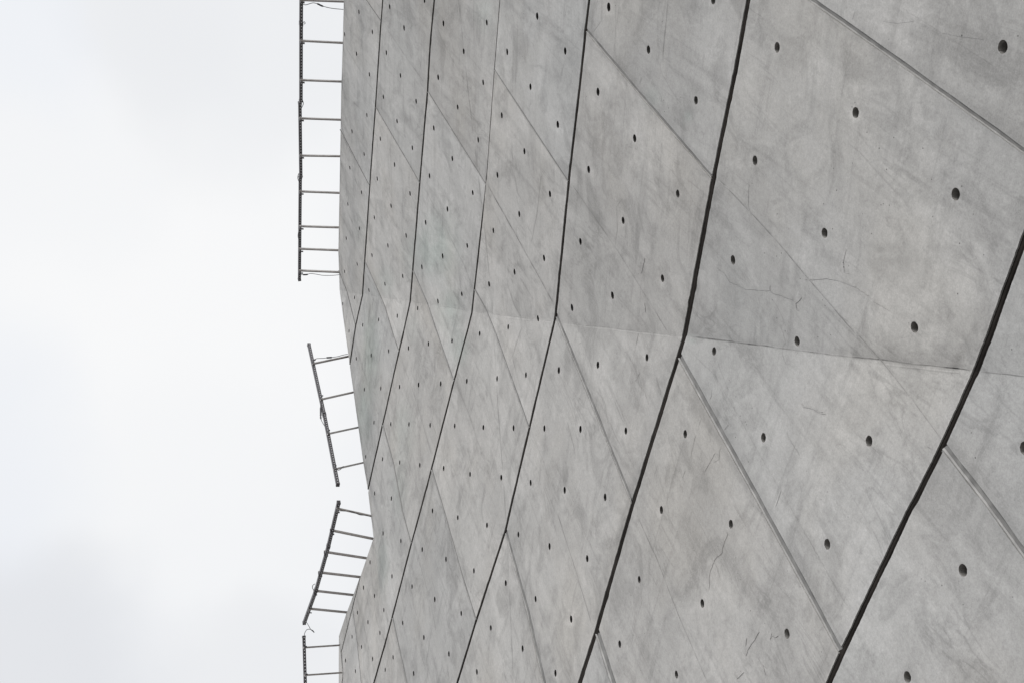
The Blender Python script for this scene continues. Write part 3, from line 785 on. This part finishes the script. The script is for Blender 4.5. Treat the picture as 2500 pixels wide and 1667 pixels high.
# dark structure behind the open joints, and the body of the building
out = [(SIL(y) + 3, y) for y in range(-1495, 1312, 20)] + [(908, 1325), (882, 1412), (848, 1502), (832, 1552), (831, 1667), (831, 1755), (790, 1900), (762, 2000), (508, 2895)]
out += [(x, 2895) for x in range(600, 2950, 150)] + [(2947, 2895), (2947, 957), (3690, -1490)] + [(x, -1492) for x in range(3600, 950, -150)]
verts = [Vector(p) for p in out]; n = len(verts)
edges = [(i, (i + 1) % n) for i in range(n)]
for ln in ([(780, y_cr(780)), (1203, 767), (3900, y_cr(3900))], [(1119 - 84 / 767 * 1600, -1600), (1203, 767), (1203 + 49.7 / 882 * 2300, 3067)], [(912, 1311), (942, 1558)] + [p for p in J3pts if p[1] > 1558]):
    b = len(verts); verts.extend(Vector(p) for p in ln); edges.extend((b + i, b + i + 1) for i in range(len(ln) - 1))
ov, oe, of, _, _, _ = delaunay_2d_cdt(verts, edges, [], 0, 1e-4)
tri = [list(f) for f in of if inside((sum(ov[i].x for i in f) / 3, sum(ov[i].y for i in f) / 3), out)]
V = [world(v.x, v.y, -0.115) for v in ov]
faces = []
for f in tri:
    nrm = (V[f[1]] - V[f[0]]).cross(V[f[2]] - V[f[0]])
    if nrm.dot(CAM - V[f[0]]) < 0: f.reverse()
    faces.append(f)
cnt = {(a, b) for f in faces for a, b in zip(f, f[1:] + f[:1])}
m0 = len(V)
V += [v + Vector((0, 7.0, 0)) for v in V]
faces += [[b, a, a + m0, b + m0] for a, b in cnt if (b, a) not in cnt]
faces += [[i + m0 for i in reversed(f)] for f in faces[:len(tri)]]
link('joint_backing', V, faces, M_DARK, root)

# plinth: the facets carried on down to the ground below the frame
for PL, pa_, pb_ in ((AR, (3701, -1500), (2951, 956)), (BR, (2951, 958), (2951, 2900))):
    t1, t2 = PL.hit(*pa_), PL.hit(*pb_)
    dn = (PL.n * PL.n.z - Vector((0, 0, 1))).normalized()
    b1, b2 = t1 + dn * (t1.z / -dn.z), t2 + dn * (t2.z / -dn.z)
    quad = [t1, t2, b2, b1]
    V = quad + [p - PL.n * 0.3 for p in quad]
    link('plinth', V, [[0, 1, 2, 3], [7, 6, 5, 4], [0, 4, 5, 1], [1, 5, 6, 2], [2, 6, 7, 3], [3, 7, 4, 0]], M_CONC, root)

# ------------------------------------------------------------------ facade lights on the roof edge
def box_between(p, q, ax, ay, wx, wy):
    V = []
    for e in (p, q):
        for sx, sy in ((-1, -1), (1, -1), (1, 1), (-1, 1)): V.append(e + ax * sx * wx / 2 + ay * sy * wy / 2)
    return V, [[3, 2, 1, 0], [4, 5, 6, 7], [0, 1, 5, 4], [1, 2, 6, 5], [2, 3, 7, 6], [3, 0, 4, 7]]
def tube(pts, r, n=6):
    V, Fc = [], []
    for i, p in enumerate(pts):
        t = (pts[min(i + 1, len(pts) - 1)] - pts[max(i - 1, 0)]).normalized()
        u = t.cross(Vector((0.3, 0.2, 1))).normalized(); v = t.cross(u)
        rr = r[i] if isinstance(r, list) else r
        for k in range(n):
            a = 2 * math.pi * k / n
            V.append(p + (u * math.cos(a) + v * math.sin(a)) * rr)
    for i in range(len(pts) - 1):
        for k in range(n):
            Fc.append([i * n + k, i * n + (k + 1) % n, (i + 1) * n + (k + 1) % n, (i + 1) * n + k])
    Fc.append(list(range(n))[::-1]); Fc.append([(len(pts) - 1) * n + k for k in range(n)])
    return V, Fc
def smooth_px(pts, per=6):
    out = []
    for i in range(len(pts) - 1):
        p0 = pts[max(i - 1, 0)]; p1 = pts[i]; p2 = pts[i + 1]; p3 = pts[min(i + 2, len(pts) - 1)]
        for k in range(per):
            t = k / per
            out.append(tuple(0.5 * ((2 * p1[d]) + (-p0[d] + p2[d]) * t + (2 * p0[d] - 5 * p1[d] + 4 * p2[d] - p3[d]) * t * t + (-p0[d] + 3 * p1[d] - 3 * p2[d] + p3[d]) * t ** 3) for d in (0, 1)))
    out.append(tuple(pts[-1]))
    return out

STAND = 0.62
def light(PL, a, b, arms, cables, label, group):
    pa, pb = PL.hit(*a, STAND), PL.hit(*b, STAND)
    rt = empty('light_bar', (pa + pb) / 2, label, 'light', group)
    ax = (pb - pa).normalized()
    s = ax.cross(PL.n).normalized()
    if s.dot(CAM - pa) < 0: s = -s
    nn = s.cross(ax).normalized()
    if nn.dot(PL.n) < 0: nn = -nn
    V, Fc = box_between(pa, pb, nn, s, 0.043, 0.05)
    hs = link('housing', V, Fc, M_LED, rt)
    # end caps, a few mm larger
    for e, d in ((pa, 1), (pb, -1)):
        V, Fc = box_between(e - ax * 0.006 * d, e + ax * 0.022 * d, nn, s, 0.049, 0.056)
        link('end_cap', V, Fc, M_LED, rt)
    # lens row on the underside
    L = (pb - pa).length
    V, Fc = [], []
    m = max(2, int(L / 0.047))
    for i in range(m):
        c = pa + ax * (L * (i + 0.5) / m) + s * 0.0275
        b0 = len(V)
        V.append(c + s * 0.004)
        for q in range(8):
            t = 2 * math.pi * q / 8
            V.append(c + (ax * math.cos(t) + nn * math.sin(t)) * 0.0085)
        Fc += [[b0, b0 + 1 + q, b0 + 1 + (q + 1) % 8] for q in range(8)]
    link('lens_row', V, Fc, M_LENS, rt)
    for (rx, ry), (wx, wy) in arms:
        p, q = PL.hit(rx, ry, STAND), PL.hit(wx, wy, 0.0)
        d = (q - p).normalized()
        p0 = p - s * 0.040 - d * 0.030
        q0 = q - s * 0.040 + d * 0.10
        up = ax.cross(d).normalized()
        V, Fc = box_between(p0, q0, ax, up, 0.024, 0.03)
        am = link('bracket_arm', V, Fc, M_ARM, rt)
        # clamp round the bar
        cc = p - d * 0.028
        V, Fc = box_between(cc - s * 0.036, cc + s * 0.026, ax, d, 0.03, 0.008)
        V2, F2 = box_between(p + d * 0.004 + s * 0.026 - d * 0.036, p + d * 0.03 + s * 0.026, ax, s, 0.026, 0.006)
        Fc = Fc + [[i + 8 for i in f] for f in F2]
        link('clamp', V + V2, Fc, M_LED, am)
    ma, mb = arms[0] if arms else ((0, 0), (1, 0))
    for pts, sleeve in cables:
        sp = smooth_px(pts)
        P3, rad = [], []
        for i, (x, y) in enumerate(sp):
            rx = a[0] + (b[0] - a[0]) * ((y - a[1]) / (b[1] - a[1]))
            f = min(1.15, max(0.0, 1 - (x - rx) / 96.0))
            P3.append(PL.hit(x, y, STAND * f))
            on = sleeve and sleeve[0] <= x <= sleeve[1]
            rad.append(0.013 if on else 0.0048)
        V, Fc = tube(P3, rad)
        link('cable', V, Fc, M_CABLE, rt, smooth=True)
    return rt
G1, G2, G3 = 'lights along the upper straight roof edge', 'lights along the sloping roof edge', 'lights along the lower stepped roof edge'
light(AL, (736.5, -190), (735, 57), [((738, 4.5), (839.5, 8)), ((740, -92), (842, -90))],
      [([(739.7,11),(747,12.7),(763.6,8),(776,10.7),(787,15.6),(809,21),(838,24)], (775, 788)), ([(740,56),(743,54),(745,58),(742,60)], None)],
      'topmost dark light bar on the roof edge, cut off by the top of the photo', G1)
light(AL, (735, 59.5), (734.6, 248), [((738.5, 104), (836.8, 109)), ((738.5, 200), (834, 203.5))],
      [([(737, 241), (740.5, 252), (739, 259), (735.5, 265)], None)],
      'second light bar from the top, on two arms, cable looping at its lower end', G1)
light(AL, (732, 251), (734.4, 431.5), [((736.5, 293), (832.5, 296.5)), ((737, 384), (830.5, 385.5))],
      [([(729.5, 424), (727, 432.6), (727.6, 439), (730, 444)], None)],
      'third light bar from the top, slightly tilted, set left of the bar above it', G1)
light(AL, (733, 433.5), (731, 684), [((736, 472), (828.5, 475.5)), ((736, 557), (827.2, 559.8)), ((735, 612), (826.5, 615.5)), ((734.5, 665), (828.5, 668.8))],
      [([(734.6,671.4),(749,671),(758,668.5),(774,670.5),(789,673),(811,673),(829,671.4)], (739, 751)), ([(728.5, 568), (727.5, 577), (729, 585)], None)],
      'light bar on four arms at the lower end of the upper straight row', G1)
light(BL, (754, 841), (791.3, 1010.5), [((767, 882), (848.3, 865)), ((786, 969), (862.2, 952))],
      [([(765.8,878),(773.7,874.8),(789,874),(798,872.8),(809,872),(825,869.6),(838,866),(849,864)], (798, 810)), ([(782.6,985.7),(783,1008),(783,1019),(786,1028),(792.6,1039)], (782.8, 783.6))],
      'upper of two light bars leaning down to the right over the sloping edge', G2)
light(BL, (792, 1013), (825, 1183), [((803, 1053), (873.8, 1038)), ((819, 1139), (886.3, 1124))],
      [([(821.7,1145),(827,1146.5),(832,1144),(838,1137)], None)],
      'lower of two light bars leaning down to the right over the sloping edge', G2)
light(CP, (827, 1225), (802, 1331), [((826, 1246), (907, 1263.5)), ((811, 1299), (909, 1319))],
      [([(827,1245.5),(843,1246.6),(856,1247),(865,1250),(878.6,1255.6),(892,1256.7),(906,1259.4)], None)],
      'uppermost of three light bars leaning down to the left, cable along its first arm', G3)
light(CP, (801.5, 1333), (772, 1438), [((796, 1352), (892, 1366.7)), ((782, 1402), (876.7, 1412.8))],
      [([(769,1424),(763.5,1428),(763,1434),(765.5,1439)], None)],
      'middle one of three light bars leaning down to the left at the lower roof corner', G3)
light(CP, (771.4, 1440), (742.5, 1520), [((770, 1447), (860, 1457)), ((757, 1490.7), (845, 1499.3))],
      [([(747,1516),(752.6,1524.7),(758.5,1535),(765,1541),(767,1543),(765,1539),(760,1536),(756,1534.7),(749,1536),(744.5,1543),(742.8,1551)], None)],
      'lowest of three light bars leaning down to the left, black cable hanging from its end', G3)
light(CP, (741.8, 1552), (748, 1760), [((745.6, 1578.5), (828, 1573)), ((748, 1646), (828, 1640.5)), ((751, 1716), (828, 1710))], [],
      'light bar at the bottom left, cut off by the lower edge of the photo', G3)

# ------------------------------------------------------------------ ground
bm = bmesh.new()
bmesh.ops.create_grid(bm, x_segments=40, y_segments=40, size=400)
me = bpy.data.meshes.new('pavement'); bm.to_mesh(me); bm.free()
me.materials.append(M_GROUND)
gr = bpy.data.objects.new('pavement', me); col.objects.link(gr)
gr['kind'] = 'structure'; gr['label'] = 'pale paved ground in front of the concrete building'

# ------------------------------------------------------------------ sky and light
sun_dir = ((M @ nA_c) * 0.62 + Vector((0, 0, 1)) * 0.72 + Vector((0.80, 0, 0))).normalized()
sun = bpy.data.lights.new('Sun', 'SUN'); sun.energy = 1.5; sun.angle = math.radians(13); sun.color = (1.0, 0.975, 0.94)
so = bpy.data.objects.new('Sun', sun); col.objects.link(so)
so.rotation_euler = (-sun_dir).to_track_quat('-Z', 'Y').to_euler()
so.location = (0, -10, 40)
w = bpy.data.worlds.new('World'); sc.world = w
w.use_nodes = True
t = w.node_tree; t.nodes.clear()
wo = N(t, 'ShaderNodeOutputWorld'); bg = N(t, 'ShaderNodeBackground'); bg.inputs['Strength'].default_value = 0.1
t.links.new(bg.outputs[0], wo.inputs[0])
sky = N(t, 'ShaderNodeTexSky', sky_type='NISHITA'); sky.sun_disc = False
sky.sun_elevation = math.asin(sun_dir.z); sky.sun_rotation = math.atan2(sun_dir.x, sun_dir.y)
tc = N(t, 'ShaderNodeTexCoord'); D = tc.outputs['Generated']
cl = ramp(t, [(0.2, (0.83, 0.845, 0.875)), (0.48, (0.885, 0.90, 0.925)), (0.75, (0.93, 0.94, 0.955))], noise_tex(t, D, 3.6, 7, 0.55, 0.3))
def blob(c, px, rad_px, colr, k):
    d = ray(*px).normalized()
    dp = N(t, 'ShaderNodeVectorMath', operation='DOT_PRODUCT'); dp.inputs[1].default_value = d
    wob = N(t, 'ShaderNodeVectorMath', operation='MULTIPLY_ADD')
    ns = N(t, 'ShaderNodeTexNoise'); ns.inputs['Scale'].default_value = 5.0; ns.inputs['Detail'].default_value = 5; ns.inputs['Roughness'].default_value = 0.45
    t.links.new(D, ns.inputs['Vector'])
    sb = N(t, 'ShaderNodeVectorMath', operation='SUBTRACT'); sb.inputs[1].default_value = (0.5, 0.5, 0.5); t.links.new(ns.outputs['Color'], sb.inputs[0])
    wob.inputs[1].default_value = (0.17, 0.17, 0.17); t.links.new(sb.outputs[0], wob.inputs[0]); t.links.new(D, wob.inputs[2])
    nz = N(t, 'ShaderNodeVectorMath', operation='NORMALIZE'); t.links.new(wob.outputs[0], nz.inputs[0]); t.links.new(nz.outputs[0], dp.inputs[0])
    mr = N(t, 'ShaderNodeMapRange', interpolation_type='SMOOTHERSTEP')
    mr.inputs['From Min'].default_value = math.cos(math.atan(rad_px / F)); mr.inputs['From Max'].default_value = 1.0
    mr.inputs['To Max'].default_value = k
    t.links.new(dp.outputs['Value'], mr.inputs['Value'])
    mx = N(t, 'ShaderNodeMix', data_type='RGBA'); mx.inputs[7].default_value = (*colr, 1)
    t.links.new(mr.outputs[0], mx.inputs[0]); t.links.new(c, mx.inputs[6])
    return mx.outputs[2]
c = cl
for px, r, colr, k in [((430, 800), 700, (0.965, 0.969, 0.975), 1.0), ((120, 330), 420, (0.935, 0.943, 0.955), .8), ((560, 1250), 450, (0.935, 0.943, 0.955), .8), ((600, 130), 420, (0.86, 0.872, 0.89), .6),
                       ((350, 40), 300, (0.85, 0.862, 0.885), .6), ((-60, 1150), 420, (0.84, 0.87, 0.925), .6), ((30, 1740), 470, (0.74, 0.755, 0.79), .65), ((640, 1660), 240, (0.83, 0.84, 0.86), .5), ((0, 90), 260, (0.86, 0.89, 0.945), .5)]:
    c = blob(c, px, r, colr, k)
ax_ = Vector((0.93, -0.36, 0.0)).normalized()
dpx = N(t, 'ShaderNodeVectorMath', operation='DOT_PRODUCT'); dpx.inputs[1].default_value = ax_; t.links.new(D, dpx.inputs[0])
mrx = N(t, 'ShaderNodeMapRange', interpolation_type='SMOOTHSTEP')
v0 = ray(420, 830).normalized().dot(ax_)
print('sky axis at view', v0, ray(0, 1667).normalized().dot(ax_), ray(800, 0).normalized().dot(ax_))
mrx.inputs['From Min'].default_value = v0 + 0.42; mrx.inputs['From Max'].default_value = 0.95
mrx.inputs['To Min'].default_value = 1.0; mrx.inputs['To Max'].default_value = 2.0
t.links.new(dpx.outputs['Value'], mrx.inputs['Value'])
scx = N(t, 'ShaderNodeVectorMath', operation='SCALE'); t.links.new(c, scx.inputs[0]); t.links.new(mrx.outputs[0], scx.inputs['Scale'])
c = scx.outputs[0]
sc10 = N(t, 'ShaderNodeVectorMath', operation='SCALE'); sc10.inputs['Scale'].default_value = 10.0
t.links.new(c, sc10.inputs[0])
mxs = N(t, 'ShaderNodeMix', data_type='RGBA'); mxs.inputs[0].default_value = 0.97
t.links.new(sky.outputs[0], mxs.inputs[6]); t.links.new(sc10.outputs[0], mxs.inputs[7])
t.links.new(mxs.outputs[2], bg.inputs['Color'])

# ------------------------------------------------------------------ camera
cam = bpy.data.cameras.new('Camera'); co = bpy.data.objects.new('Camera', cam); col.objects.link(co)
r, u, bk = M @ Vector((1, 0, 0)), M @ Vector((0, -1, 0)), M @ Vector((0, 0, -1))
co.matrix_world = Matrix(((r.x, u.x, bk.x, CAM.x), (r.y, u.y, bk.y, CAM.y), (r.z, u.z, bk.z, CAM.z), (0, 0, 0, 1)))
cam.sensor_width = 36.0; cam.sensor_fit = 'HORIZONTAL'; cam.lens = F / 2500 * 36.0
cam.clip_start = 0.05; cam.clip_end = 2000
sc.camera = co
sc.view_settings.view_transform = 'Standard'; sc.view_settings.look = 'None'
sc.view_settings.exposure = 0.0; sc.view_settings.gamma = 1.0
sc.render.film_transparent = False
